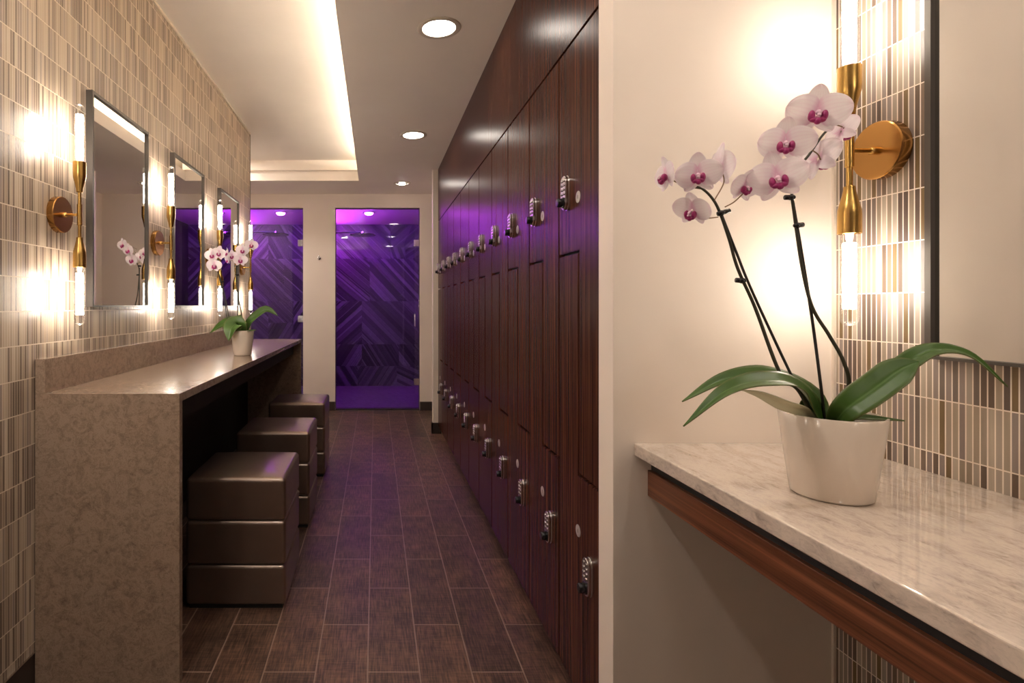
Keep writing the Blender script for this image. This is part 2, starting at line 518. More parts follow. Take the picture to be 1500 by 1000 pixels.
# ceilings
bm = boxes(((XLIP, YB, ZC), (1.2, YF, ZC + .014)),
           ((-2.1, 5.235, ZC), (XLIP, YF, ZC + .092)),
           ((-1.2, YB, ZC), (XLIP, YN, ZC + .014)))
struct('ceiling', bm, M['ceil'], 'lower beige ceiling over the aisle with round downlights')
XPK = .12
bm = boxes(((-2.1, YB, ZR), (XPK + .03, YF, ZR + .03)), ((XPK, YN, ZC + .014), (XPK + .03, 5.2, ZR)), ((-1.2, YN - .02, ZC + .014), (XPK, YN, ZR)))
struct('ceiling_tray', bm, M['ceil'], 'raised ceiling panel above the left counter washed by hidden light')
struct('trim_6', boxes(((XLIP, YN, ZC + .014), (XLIP + .012, 5.235, ZC + .092))), M['ceil'], 'upright lip along the long edge of the ceiling tray')
struct('trim_7', boxes(((-2.0, 5.195, ZC + .092), (XLIP + .012, 5.26, ZR))), M['ceil'], 'stepped cornice at the far end of the ceiling tray')

# wood panel above the lockers, plinth below
struct('trim_8', bevelled((XK, 1.315, 1.864), (XK + .02, 4.80, ZC), .001), M['locker'], 'plain dark wood fascia between the lockers and the ceiling')
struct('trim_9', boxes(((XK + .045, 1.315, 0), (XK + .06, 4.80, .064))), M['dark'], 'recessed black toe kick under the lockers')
struct('wall_right_inner', boxes(((1.05, YP + .1, 0), (1.14, 4.84, ZC))), M['wall'], 'wall behind the lockers')

# ------------------------------------------------------------------ showers
def clip(poly, nx, nz, c, keep_less):
    out = []
    for i in range(len(poly)):
        a, b = poly[i], poly[(i + 1) % len(poly)]
        da, db = a[0] * nx + a[1] * nz - c, b[0] * nx + b[1] * nz - c
        if keep_less: da, db = -da, -db
        if da >= 0: out.append(a)
        if da * db < 0:
            t = da / (da - db); out.append((a[0] + (b[0] - a[0]) * t, a[1] + (b[1] - a[1]) * t))
    return out

def relief_wall(cells):
    rnd = random.Random(3)
    bm = bmesh.new(); lay = bm.faces.layers.float.new('tone_f')
    tones = []
    for x0, x1, z0, z1, ang in cells:
        a = math.radians(ang); nx, nz = -math.sin(a), math.cos(a)
        rect = [(x0, z0), (x1, z0), (x1, z1), (x0, z1)]
        lo = min(x * nx + z * nz for x, z in rect); hi = max(x * nx + z * nz for x, z in rect)
        s = lo
        while s < hi:
            w = rnd.choice((.010, .014, .02, .028, .04, .055))
            p = clip(clip(rect, nx, nz, s, False), nx, nz, s + w - .003, True)
            if len(p) >= 3:
                d = rnd.uniform(.004, .02); tn = rnd.random()
                a1 = [bm.verts.new((x, YS - d, z)) for x, z in p]
                a0 = [bm.verts.new((x, YS + .001, z)) for x, z in p]
                fs = [bm.faces.new(a1)]
                for i in range(len(p)):
                    j = (i + 1) % len(p); fs.append(bm.faces.new((a1[i], a1[j], a0[j], a0[i])))
                for f in fs: f[lay] = tn
            s += w
    box(bm, (-2.1, YS, 0), (1.0, YS + .1, ZS + .05))
    bmesh.ops.recalc_face_normals(bm, faces=bm.faces[:])
    vals = [f[lay] for f in bm.faces]
    o = struct('wall_shower_back', bm, M['relief'], 'shower back wall of striped relief marble in zigzag directions')
    at = o.data.attributes.new('tone', 'FLOAT', 'FACE')
    for i, v in enumerate(vals): at.data[i].value = v
    return o

zr = (0, .584, 1.187, 1.78, ZS)
relief_wall([
    (-.64, .21, zr[3], zr[4], -45), (.21, .64, zr[3] + .16, zr[4], 40), (.21, .42, zr[3], zr[3] + .16, -70), (.42, .64, zr[3], zr[3] + .16, 35),
    (-.64, -.08, zr[2], zr[3], -40), (-.08, .64, zr[2], zr[3], -47),
    (-.64, -.19, zr[1], zr[2], 42), (-.19, .64, zr[1], zr[2], -45),
    (-.64, -.19, .28, zr[1], 58), (-.19, .33, .28, zr[1], -58), (.33, .64, .28, zr[1], -52),
    (-.64, -.25, 0, .28, -58), (-.25, .30, 0, .28, 58), (.30, .64, 0, .28, -25),
    (-1.95, -1.50, zr[3], zr[4], 50), (-1.50, -1.22, zr[3], zr[4], -60), (-1.22, -.74, zr[3], zr[4], -42),
    (-1.95, -1.28, zr[2], zr[3], -45), (-1.28, -.74, zr[2], zr[3], -42),
    (-1.95, -1.50, zr[1], zr[2], -42), (-1.50, -1.15, zr[1] + .3, zr[2], -45), (-1.50, -1.15, zr[1], zr[1] + .3, 58), (-1.15, -.74, zr[1], zr[2], 56),
    (-1.95, -1.20, .28, zr[1], 57), (-1.20, -.74, .28, zr[1], -50), (-1.95, -1.20, 0, .28, -57), (-1.20, -.74, 0, .28, -40),
])
YI = YF + .12
for nm, x0, x1, lab in (('wall_shower_divider', -.74, -.64, 'dividing wall between the two shower stalls'), ('wall_shower_right', .64, .74, 'right side wall of the aisle-end shower'),
                        ('wall_shower_left', -2.05, -1.95, 'left side wall of the left shower')):
    struct(nm, boxes(((x0, YI, 0), (x1, YS, ZS))), M['relief'], lab)
struct('ceiling_shower', boxes(((-2.1, YI, ZS), (1.0, YS, ZS + .05))), M['white'], 'smooth shower ceiling glowing violet')
struct('trim_10', boxes(((D2[0], YF + .02, 0), (D2[1], YF + .1, .012)), ((D1[0], YF + .02, 0), (D1[1], YF + .1, .012))), M['base'], 'low stone thresholds under the shower doors')

def glass_door(num, x0, x1, label):
    YG = YF + .05
    g = struct('door_%d' % num, bevelled((x0 + .006, YG, .016), (x1 - .006, YG + .010, ZD - .008), .0015), M['glass'], label)
    for z in (1.80, .98 if num == 1 else .30):
        bm = bevelled((x1 - .062, YG - .006, z - .035), (x1 - .012, YG + .016, z + .035), .002)
        box(bm, (x1 - .014, YG - .01, z - .035), (x1, YG + .02, z + .035))
        obj('hinge', bm, M['chrome'], g)
    # D shaped pull
    bm = bmesh.new()
    hx = x1 - .10 if num == 2 else x0 + .10
    hx = x1 - .055 if num == 2 else hx
    tube(bm, [(hx, YG, .90), (hx, YG - .045, .90), (hx, YG - .052, .93), (hx, YG - .052, 1.00), (hx, YG - .045, 1.03), (hx, YG, 1.03)], .007, 10, 4)
    obj('handle', bm, M['chrome'], g, smooth=True)
    bm = boxes(((x1 - .006, YF + .035, .012), (x1, YF + .075, ZD)), ((x0, YF + .035, .012), (x0 + .006, YF + .075, ZD)), ((x0, YF + .035, ZD - .006), (x1, YF + .075, ZD)))
    obj('channel', bm, M['bronze'], g)
    return g
glass_door(1, D1[0], D1[1], 'clear frameless glass door of the shower behind the counter end')
glass_door(2, D2[0], D2[1], 'clear frameless glass door of the shower at the end of the aisle')

def shower_head(hx, hy, hz, xw, label, r=.155):
    t = thing('rain_shower', (hx, hy, hz), label, 'shower head', 'rain shower heads')
    bm = bmesh.new(); lathe(bm, [(0, .006), (.02, .006), (r, .004), (r + .003, 0), (r, -.006), (0, -.008)], 40)
    obj('spray_plate', bm, M['darkchrome'], t, smooth=True, auto=40)
    bm = bmesh.new(); lathe(bm, [(0, .045), (.016, .043), (.018, .006), (0, .006)], 20)
    obj('swivel', bm, M['chrome'], t, smooth=True, auto=40)
    bm = bmesh.new(); tube(bm, [(0, 0, .03), (-.05, 0, .032), (-.16, 0, .032), (xw - hx + .001, 0, .032)], .011, 12, 6)
    lathe(bm, [(0, 0), (.03, 0), (.03, .008), (0, .012)], 24, Matrix.Translation((xw - hx + .001, 0, .032)) @ Matrix.Rotation(PI / 2, 4, 'Y'))
    obj('arm', bm, M['darkchrome'], t, smooth=True, auto=40)
shower_head(-.155, 6.62, 1.98, -.64, 'round rain shower head behind the door at the aisle end')
shower_head(-1.21, 6.62, 1.985, -1.95, 'round rain shower head above the orchid, in the left shower')

def shower_lamp(x, y, label):
    t = thing('shower_downlight', (x, y, ZS), label, 'lamp', 'magenta shower ceiling lamps')
    bm = bmesh.new(); lathe(bm, [(0, 0), (.075, 0), (.075, -.012), (.062, -.016), (.055, -.012), (0, -.012)], 32)
    obj('housing', bm, M['chrome'], t, smooth=True, auto=40)
    bm = bmesh.new(); lathe(bm, [(.054, -.012), (.046, -.030), (.028, -.038), (0, -.040)], 28)
    obj('lens', bm, M['magenta'], t, smooth=True)
shower_lamp(-.08, 6.62, 'magenta ceiling lamp in the shower at the aisle end')
shower_lamp(-1.15, 6.62, 'magenta ceiling lamp in the left shower')
for x0, x1, lab in ((D2[0], D2[1], 'added violet light strip over the inside of the aisle-end shower door'), (D1[0], D1[1], 'added violet light strip over the inside of the left shower door')):
    o = obj('light_strip', bevelled((x0 + .05, YI, ZS - .050), (x1 - .05, YI + .014, ZS - .030), .002), M['purple'])  # unseen strips added behind the door headers to tint ceiling and back wall
    tag(o, lab, 'light strip', 'added violet shower light strips')
for xw, sg, lab in ((-.64, 1, 'added magenta light strip high on the divider wall in the aisle-end shower'), (-1.95, 1, 'added magenta light strip high on the side wall of the left shower')):
    o = obj('light_strip', bevelled((xw, 6.25, 2.085), (xw + .016, 7.45, 2.105), .002), M['violet'])  # added out of sight beside the doorways to make the shower ceilings glow
    tag(o, lab, 'light strip', 'added violet shower light strips')
o = obj('light_strip', bevelled((XLIP + .17, .45, ZC + .062), (XLIP + .19, 4.95, ZC + .072), .002), M['led'])
struct('trim_11', boxes(((XLIP + .16, .40, ZC + .014), (XLIP + .20, 5.0, ZC + .062))), M['trimw'], 'ledge carrying the light strip inside the ceiling tray')
tag(o, 'warm light strip hidden in the ceiling tray edge', 'light strip')

# robe hook
hk = thing('robe_hook', (P(467.5, 378, YF)[0], YF, P(467.5, 378, YF)[2]), 'small chrome robe hook on the wall between the showers', 'hook')
bm = bmesh.new(); lathe(bm, [(0, 0), (.019, 0), (.019, .006), (.012, .010), (0, .010)], 24, Matrix.Rotation(PI / 2, 4, 'X'))
obj('rosette', bm, M['chrome'], hk, smooth=True, auto=40)
bm = bmesh.new(); tube(bm, [(0, -.008, 0), (0, -.035, -.004), (0, -.042, .012), (0, -.040, .022)], .006, 10, 5)
obj('hook', bm, M['chrome'], hk, smooth=True)

# ------------------------------------------------------------------ downlights
def downlight(x, y, label, r=.094, lit=True, z=ZC, lens='down'):
    t = thing('downlight', (x, y, z), label, 'downlight', 'round ceiling downlights')
    bm = bmesh.new()
    lathe(bm, [(r, 0), (r, -.003), (r - .006, -.006), (r - .022, -.004), (r - .024, -.0005), (r, 0)], 48)
    obj('trim_ring', bm, M['trimw'], t, smooth=True, auto=50)
    if lit:
        bm = bmesh.new(); lathe(bm, [(r - .023, -.0015), ((r - .023) * .6, -.003), (0, -.004)], 40)
        obj('lens', bm, M[lens], t, smooth=True)
    else:
        bm = bmesh.new(); lathe(bm, [(r - .017, -.001), (0, -.0012)], 40)
        obj('reflector', bm, M['bronze'], t)
        bm = bmesh.new(); lathe(bm, [(.030, -.0015), (.030, -.012), (.020, -.015), (0, -.015)], 24)
        obj('lamp', bm, M['down3'], t, smooth=True, auto=40)
        obj('gimbal', boxes(((-.042, -.012, -.010), (-.030, .012, -.0015))), M['chrome'], t)
        obj('gimbal', boxes(((.034, -.012, -.010), (.044, .012, -.0015))), M['chrome'], t)
    return t
downlight(P(643, 41, 2.36)[0], 2.36, 'large lit downlight nearest the viewer')
downlight(P(605.5, 198, 3.84)[0], 3.84, 'smaller looking lit downlight midway along the aisle')
downlight(P(589, 268, 5.34)[0], 5.34, 'small open spotlight close to the shower wall', .084, False)
downlight(.27, .88, 'lit downlight above the viewer, out of frame', lens='down3')
downlight(.74, .10, 'lit downlight above the right counter, out of frame', lens='down3')
downlight(-1.52, 5.0, 'added fill downlight in the recess before the left shower, hidden by the tiled wall', z=ZR, lens='downfill')  # unseen lamp added to brighten the end wall
downlight(-.62, .75, 'lit downlight in the raised ceiling beside the viewer, out of frame', z=ZR, lens='down4')

# ------------------------------------------------------------------ lockers
PITCH, H = .316, .158
ZB0, ZBOT, ZA, ZBB, ZTOP = .065, .068, 1.268, .664, 1.861
def locker_column():
    t = thing('locker', (XK, 1.481, 0), 'x', 'locker', 'dark wood lockers along the aisle')
    bm = boxes(((.020, -H + .0005, ZB0), (.44, H - .0005, ZTOP)))
    obj('carcass', bm, M['dark'], t)
    g = .0040
    def door(name, poly):
        bm = bmesh.new(); prism(bm, [(0, y, z) for y, z in poly], (.019, 0, 0))
        bmesh.ops.bevel(bm, geom=[e for e in bm.edges if all(abs(v.co.x) < 1e-5 for v in e.verts)], offset=.0020, segments=2, affect='EDGES')
        return obj(name, bm, M['locker'], t)
    up = door('door', [(-H + g, ZBB + g), (-g, ZBB + g), (-g, ZA + g), (H - g, ZA + g), (H - g, ZTOP - g), (-H + g, ZTOP - g)])
    lo = door('door', [(-H + g, ZBOT), (H - g, ZBOT), (H - g, ZA - g), (g, ZA - g), (g, ZBB - g), (-H + g, ZBB - g)])
    def lock(d, y, z):
        bm = bmesh.new()
        # back plate and stepped body with round ends
        def pill(w, h, x0, x1, bev):
            pts = []
            for i in range(9): a = PI * i / 8; pts.append((x0, y + w * math.cos(a), z + h - w + w * math.sin(a)))
            for i in range(9): a = PI + PI * i / 8; pts.append((x0, y + w * math.cos(a), z - h + w + w * math.sin(a)))
            b2 = bmesh.new(); prism(b2, pts, (x1 - x0, 0, 0))
            bmesh.ops.bevel(b2, geom=[e for e in b2.edges if all(abs(v.co.x - min(x0, x1)) < 1e-5 for v in e.verts)], offset=bev, segments=2, affect='EDGES')
            me = bpy.data.meshes.new('tmp'); b2.to_mesh(me); b2.free(); bm.from_mesh(me); bpy.data.meshes.remove(me)
        pill(.0215, .050, -.0055, 0, .0012)
        pill(.0205, .0485, -.0155, -.0070, .0022)
        pill(.0185, .046, -.0075, -.005, .0004)
        lk = obj('combination_lock', bm, M['steel'], d, smooth=True, auto=35)
        lk['label'] = 'grey metal keypad lock'
        # depth is thing > part > sub-part, so knob and buttons share the lock's level
        bm = bmesh.new()
        lathe(bm, [(.0155, .0145), (.0155, .0185), (.0125, .0195), (.0125, .0300), (.0105, .033), (0, .0335)], 24, Matrix.Translation((0, y - .001, z - .028)) @ Matrix.Rotation(-PI / 2, 4, 'Y'))
        k = obj('knob', bm, M['black'], d, smooth=True, auto=40); k['label'] = 'black turning knob'
        bm = bmesh.new()
        for r in range(4):
            for c in (-1, 1):
                lathe(bm, [(.0044, .0150), (.0044, .0172), (.003, .0184), (0, .0187)], 12, Matrix.Translation((0, y + c * .0085, z + .034 - r * .0125)) @ Matrix.Rotation(-PI / 2, 4, 'Y'))
        obj('keypad', bm, M['chrome'], d, smooth=True, auto=40)['label'] = 'two rows of small bright buttons'
    lock(up, H - .079, 1.442); lock(lo, -H + .073, .428)
    for d, z in ((up, 1.416), (lo, .510)):
        bm = bmesh.new(); lathe(bm, [(0, .0016), (.0150, .0016), (.0162, .0010), (.0162, 0), (0, 0)], 28, Matrix.Translation((0, .002, z)) @ Matrix.Rotation(-PI / 2, 4, 'Y'))
        nd = obj('number_disc', bm, [M['disc'], M['mark']], d, smooth=True, auto=40); nd['label'] = 'small round grey disc'
        b2 = bmesh.new(); b2.from_mesh(nd.data); vs = box(b2, (-.0019, -.001, z - .005), (-.0015, .0035, z + .005))
        for f in b2.faces:
            if all(v in vs for v in f.verts): f.material_index = 1
        b2.to_mesh(nd.data); b2.free()
    return t
ORD = ['column beside the pale partition, first from it', 'column second from the pale partition', 'column third from the pale partition', 'column fourth from the pale partition',
       'column fifth from the pale partition', 'column sixth from the pale partition, middle of the row', 'column fifth from the far wall return', 'column fourth from the far wall return',
       'column third from the far wall return', 'column second from the far wall return', 'column against the far wall return']
first = locker_column()
for k in range(11):
    r = first if k == 0 else copy_thing(first)
    r.location = (XK, 1.481 + k * PITCH, 0)
    r['label'] = 'dark wood two-door locker ' + ORD[k]

# ------------------------------------------------------------------ left counter
CY0, CY1, CZ, CX = 1.613, 4.278, .861, -.579
ct = thing('vanity_counter', ((XL + CX) / 2, (CY0 + CY1) / 2, 0), 'long brown quartz makeup counter with waterfall ends along the left wall', 'counter')
T = .025
obj('countertop', bevelled((XL + .0015, CY0, CZ - T), (CX, CY1, CZ), .0005, 1), M['stone'], ct, world=True)
obj('end_panel', bevelled((XL + .0015, CY0 + .00005, 0), (CX - .00005, CY0 + T, CZ - T), .0002, 1), M['stone'], ct, world=True)
obj('end_panel', bevelled((XL + .0015, CY1 - T, 0), (CX - .0003, CY1 - .0003, CZ - T), .001), M['stone'], ct, world=True)
obj('backsplash', bevelled((XL + .0015, CY0, CZ), (XL + .031, CY1, CZ + .102), .0012), M['stone'], ct, world=True)
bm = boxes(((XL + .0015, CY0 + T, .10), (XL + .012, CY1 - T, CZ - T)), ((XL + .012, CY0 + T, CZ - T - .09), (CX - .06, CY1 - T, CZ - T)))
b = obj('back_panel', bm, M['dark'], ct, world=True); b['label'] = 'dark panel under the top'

# right counter
rt = thing('wall_counter', (.80, .40, .75), 'pale streaked quartz counter with dark wood apron on the right wall', 'counter')
RX0, RZ = .574, .8158
obj('countertop', bevelled((RX0, -1.2, RZ - .0276), (XR, YP, RZ), .003, 3), M['stonetop'], rt, world=True)
a = obj('apron', bevelled((.6038, -1.2, .700), (.624, YP, .757), .0015), M['apron'], rt, world=True); a['label'] = 'reddish dark wood board'
obj('shade_cleat', boxes(((.612, -1.2, .757), (.64, YP, RZ - .0276)), ((.95, -1.2, .70), (XR, YP, RZ - .0276))), M['dark'], rt, world=True)  # front strip made dark for the overhang's shade; rear box is the cleat

# ------------------------------------------------------------------ stools
def stool():
    t = thing('stool', (0, 0, 0), 'x', 'stool', 'bronze leather cube stools under the counter')
    hw = .185
    bm = boxes(((-hw + .012, -hw + .012, 0), (hw - .012, hw - .012, .018)))
    obj('plinth', bm, M['dark'], t)
    for nm, z0, z1, cr in (('base_tier', .014, .163, 0), ('middle_tier', .163, .327, 0), ('seat_cushion', .327, .484, .010)):
        bm = rounded_box(hw, hw, (z1 - z0) / 2, .016, cr)
        bmesh.ops.translate(bm, verts=bm.verts[:], vec=(0, 0, (z0 + z1) / 2))
        c = obj(nm, bm, M['leather'], t, smooth=True)
        bm = bmesh.new(); e = hw - .005; z = z1 - .008
        for q in range(4):
            pass
        pts = [(-e + .01, -e), (e - .01, -e), (e, -e + .01), (e, e - .01), (e - .01, e), (-e + .01, e), (-e, e - .01), (-e, -e + .01), (-e + .01, -e)]
        tube(bm, [(x, y, z) for x, y in pts], .0026, 8, 1)
        obj('piping', bm, M['leather'], c, smooth=True)
    return t
st = stool()
for i, (yf, lab) in enumerate(((2.015, 'bronze leather cube stool nearest the viewer, beside the counter end panel'),
                               (2.75, 'bronze leather cube stool in the middle of the three'),
                               (3.575, 'bronze leather cube stool farthest back, by the showers'))):
    r = st if i == 0 else copy_thing(st)
    r.location = (-.332 - .185, yf + .185, 0); r['label'] = lab

# ------------------------------------------------------------------ mirrors
def mirror(w, h):
    t = thing('mirror', (0, 0, 0), 'x', 'mirror', 'tall framed mirrors')
    f, d = .011, .023
    bm = boxes(((0, -w / 2, 0), (d, -w / 2 + f, h)), ((0, w / 2 - f, 0), (d, w / 2, h)), ((0, -w / 2 + f, h - f), (d, w / 2 - f, h)), ((0, -w / 2 + f, 0), (d, w / 2 - f, f * .5)))
    obj('frame', bm, M['bronze'], t)
    obj('glass', boxes(((.001, -w / 2 + f, f * .5), (d - .008, w / 2 - f, h - f))), M['mirror'], t)
    return t
m0 = mirror(.475, .755)
for i, (x, y, z, rz, lab) in enumerate(((XL, 2.137, 1.117, 0, 'tall dark-framed mirror nearest the viewer on the left wall'),
                                        (XL, 2.912, 1.117, 0, 'tall dark-framed mirror in the middle of the left wall'),
                                        (XL, 3.715, 1.117, 0, 'tall dark-framed mirror farthest along the left wall, behind the orchid'),
                                        (XR, .990 - .2375, 1.025, PI, 'dark-framed mirror above the right counter'))):
    r = m0 if i == 0 else copy_thing(m0)
    r.location = (x, y, z); r.rotation_euler = (0, 0, rz); r['label'] = lab

# ------------------------------------------------------------------ wall sconces
def sconce():
    t = thing('wall_sconce', (0, 0, 0), 'x', 'wall lamp', 'brass two-bulb wall sconces')
    so = .072
    RY = Matrix.Rotation(PI / 2, 4, 'Y')
    bm = bmesh.new(); lathe(bm, [(0, 0), (.056, 0), (.057, .002), (.057, .019), (.055, .021), (0, .021)], 48, RY)
    obj('backplate', bm, M['brassd'], t, smooth=True, auto=35)
    bm = bmesh.new()
    lathe(bm, [(.0045, .021), (.0045, so)], 16, RY)
    lathe(bm, [(0, .020), (.008, .021), (.008, .030), (.006, .033), (.0045, .033)], 20, RY)
    obj('arm', bm, M['brass'], t, smooth=True, auto=40)
    bm = bmesh.new()
    lathe(bm, [(.0055, -.077), (.0055, -.034), (.0075, -.033), (.0075, .033), (.0055, .034), (.0055, .077)], 24, Matrix.Translation((so, 0, 0)))
    obj('stem', bm, M['brass'], t, smooth=True, auto=35)
    for s in (1, -1):
        mt = Matrix.Translation((so, 0, 0)) @ Matrix.Scale(s, 4, (0, 0, 1))
        bm = bmesh.new()
        lathe(bm, [(.0055, .070), (.0095, .072), (.0100, .078), (.0120, .090), (.0160, .106), (.0188, .118), (.0195, .128), (.0195, .166), (.0180, .1665), (.0175, .160), (0, .160)], 36, mt)
        obj('socket', bm, M['brass'], t, smooth=True, auto=35)
        bm = bmesh.new()
        lathe(bm, [(.0130, .160), (.0150, .170), (.0155, .19), (.0155, .330), (.0145, .340), (.0105, .3475), (.005, .350), (0, .3505)], 28, mt)
        b = obj('bulb', bm, M['bulb'], t, smooth=True); b['label'] = 'clear glass tube bulb'
        bm = bmesh.new()
        z = .184
        for k in range(4):
            lathe(bm, [(0, z), (.010, z), (.0112, z + .002), (.0112, z + .0295), (.010, z + .0315), (0, z + .0315)], 20, mt); z += .0335
        fl = obj('filament', bm, M['fil'], b, smooth=True); fl['label'] = 'glowing white filament column'
        bm = bmesh.new()
        lathe(bm, [(.0075, .161), (.006, .176), (.003, .184), (.0, .184)], 16, mt)
        obj('filament_stem', bm, M['col'], b, smooth=True)
    return t
s0 = sconce()
for i, (x, y, z, rz, lab) in enumerate(((XL, 1.726, 1.408, 0, 'brass two-bulb sconce nearest the viewer on the left wall'),
                                        (XL, 2.498, 1.408, 0, 'brass two-bulb sconce between the first and second left mirrors'),
                                        (XL, 3.285, 1.408, 0, 'brass two-bulb sconce between the second and third left mirrors'),
                                        (XL, 4.090, 1.408, 0, 'brass two-bulb sconce past the last left mirror, next to the shower'),
                                        (XR, 1.090, 1.430, PI, 'brass two-bulb sconce on the right wall behind the orchid'),
                                        (XL, .934, 1.408, 0, 'brass two-bulb sconce added for fill on the left wall beside the viewer, out of frame'),  # from here on, unseen sconces added to raise the ambient light
                                        (XL, .142, 1.408, 0, 'brass two-bulb sconce added for fill on the left wall just behind the viewer, out of frame'),
                                        (XR, .300, 1.430, PI, 'brass two-bulb sconce added for fill on the right wall past the mirror, out of frame'),
                                        (XR, -.490, 1.430, PI, 'brass two-bulb sconce added for fill on the right wall behind the viewer, out of frame'))):
    r = s0 if i == 0 else copy_thing(s0)
    r.location = (x, y, z); r.rotation_euler = (0, 0, rz); r['label'] = lab
    if x > 0:                                   # the lamps over the right counter are dimmed lower
        for ch in r.children:
            for g in ch.children:
                if g.name.startswith('filament') and not g.name.startswith('filament_stem'):
                    g.data = g.data.copy(); g.data.materials[0] = M['filr']

# ------------------------------------------------------------------ orchids
def petal(bm, lay, ang, L, W, cup, base=.004, pw=.75, q=.72, ruffle=0.0, lift=0.0, nu=14, nv=8):
    d = Vector((math.cos(ang), 0, math.sin(ang))); s = Vector((-math.sin(ang), 0, math.cos(ang)))
    grid = []
    for i in range(nu + 1):
        u = math.sin(PI / 2 * i / nu)
        w = W / 2 * (math.sin(PI * min(.999, .06 + .94 * u) ** pw)) ** q if u < 1 else .0004
        row = []
        for j in range(nv + 1):
            v = 2 * j / nv - 1
            y = -cup * (u ** 2) * L + cup * .8 * L * (v * w / (W / 2)) ** 2 * .5 - lift * u + ruffle * math.sin(v * 7 + ang * 3) * u * .5
            p = d * (base + L * u) + s * (v * w) + Vector((0, y, 0))
            vt = bm.verts.new(p); vt[lay] = (u, (v + 1) / 2, 0, 1); row.append(vt)
        grid.append(row)
    for i in range(nu):
        for j in range(nv):
            bm.faces.new((grid[i][j], grid[i + 1][j], grid[i + 1][j + 1], grid[i][j + 1]))

def blob(bm, c, r, seg=12):
    m = Matrix.Translation(c) @ Matrix.Diagonal((r[0], r[1], r[2], 1))
    bmesh.ops.create_uvsphere(bm, u_segments=seg, v_segments=8, radius=1, matrix=m)

def flower_meshes(var):
    rnd = random.Random(var)
    bm = bmesh.new(); lay = bm.verts.layers.float_color.new('pet')
    j = lambda a: a * (1 + rnd.uniform(-.06, .06))
    # sepals behind, broad side petals in front
    for a, L, W in ((90, .047, .037), (232, .039, .027), (308, .039, .027)):
        petal(bm, lay, math.radians(a + rnd.uniform(-4, 4)), j(L), j(W), .12, .003, .8, .52, .001, 0)
    for v in bm.verts: v.co.y += .004
    n0 = len(bm.verts)
    for a in (14, 166):
        petal(bm, lay, math.radians(a + rnd.uniform(-4, 4)), j(.046), j(.060), .10, .003, .80, .46, .0016, 0)
    pm = bpy.data.meshes.new('petals'); bm.to_mesh(pm); bm.free()
    for p in pm.polygons: p.use_smooth = True
    pm.materials.append(M['petal'])
    bm = bmesh.new()
    for s in (1, -1):
        blob(bm, (s * .0095, -.009, -.0055), (.0055, .0085, .0100))
        blob(bm, (s * .0060, -.012, -.0130), (.0065, .0060, .0050))
    blob(bm, (0, -.013, -.0150), (.0060, .0065, .0065))
    lm = bpy.data.meshes.new('lip'); bm.to_mesh(lm); bm.free()
    for p in lm.polygons: p.use_smooth = True
    lm.materials.append(M['lip'])
    bm = bmesh.new(); blob(bm, (0, -.010, .000), (.0042, .0085, .0052)); blob(bm, (0, -.0175, -.0045), (.0032, .0035, .0028))
    cm = bpy.data.meshes.new('column'); bm.to_mesh(cm); bm.free()
    for p in cm.polygons: p.use_smooth = True
    cm.materials.append(M['col'])
    return pm, lm, cm
FM = [flower_meshes(i) for i in range(4)]

def flower(parent, pos, facing, scale=1.0, roll=0.0, var=0):
    pm, lm, cm = FM[var % 4]
    y = -Vector(facing).normalized(); z0 = Vector((0, 0, 1))
    z = (z0 - y * z0.dot(y)).normalized(); x = y.cross(z)
    R = Matrix((x, y, z)).transposed().to_4x4() @ Matrix.Rotation(roll, 4, 'Y')
    o = bpy.data.objects.new('flower', pm); COL.objects.link(o); o.parent = parent
    o.matrix_local = Matrix.Translation(Vector(pos) - wpos(parent)) @ R @ Matrix.Scale(scale, 4)
    for nm, me in (('lip', lm), ('column', cm)):
        c = bpy.data.objects.new(nm, me); COL.objects.link(c); c.parent = o
    o.children[0]['label'] = 'magenta lip'
    return o

def leaf(parent, pts, width, hint, fold=.18, mat='leaf', pw=.62, tip=.0008):
    path = smooth_path(pts, 7); L = len(path) - 1; hint = Vector(hint).normalized()
    bm = bmesh.new(); lay = bm.verts.layers.float_color.new('pet'); rows = []
    nv = 8
    for i, p in enumerate(path):
        t = (path[min(i + 1, L)] - path[max(i - 1, 0)]).normalized()
        s = hint.cross(t).normalized(); nrm = t.cross(s)
        if nrm.dot(hint) < 0: nrm = -nrm
        u = i / L
        w = max(tip, width / 2 * (.42 * (1 - u) ** 2 + math.sin(PI * u ** pw) ** .8 * 1.0) if u < 1 else tip)
        w = min(w, width / 2)
        row = []
        for j in range(nv + 1):
            v = 2 * j / nv - 1
            vt = bm.verts.new(p + s * (v * w) + nrm * (abs(v) * w * fold * 2 - w * fold))
            vt[lay] = (u, (v + 1) / 2, 0, 1); row.append(vt)
        rows.append(row)
    for a, b in zip(rows, rows[1:]):
        for j in range(nv): bm.faces.new((a[j], a[j + 1], b[j + 1], b[j]))
    bmesh.ops.recalc_face_normals(bm, faces=bm.faces[:])
    o = obj('leaf', bm, M[mat], parent, smooth=True, world=True)
    md = o.modifiers.new('thick', 'SOLIDIFY'); md.thickness = .0016; md.offset = 0
    return o

def plant_pot(t, r0, r1, h, world_z):
    bm = bmesh.new()
    lathe(bm, [(0, 0), (r0 - .004, 0), (r0, .004), (r0 + (r1 - r0) * .5, h * .5), (r1, h - .002), (r1 - .001, h), (r1 - .004, h), (r1 - .005, h - .003),
               (r1 - .006, h - .02), (r0 - .004, .01), (0, .01)], 64)
    p = obj('pot', bm, M['pot'], t, smooth=True, auto=50)
    bm = bmesh.new(); rs = r1 - .0075; lathe(bm, [(rs - .001, h - .022), (rs, h - .018), (rs * .6, h - .012), (0, h - .009)], 40)
    s = obj('bark', bm, M['soil'], t, smooth=True)
    return p

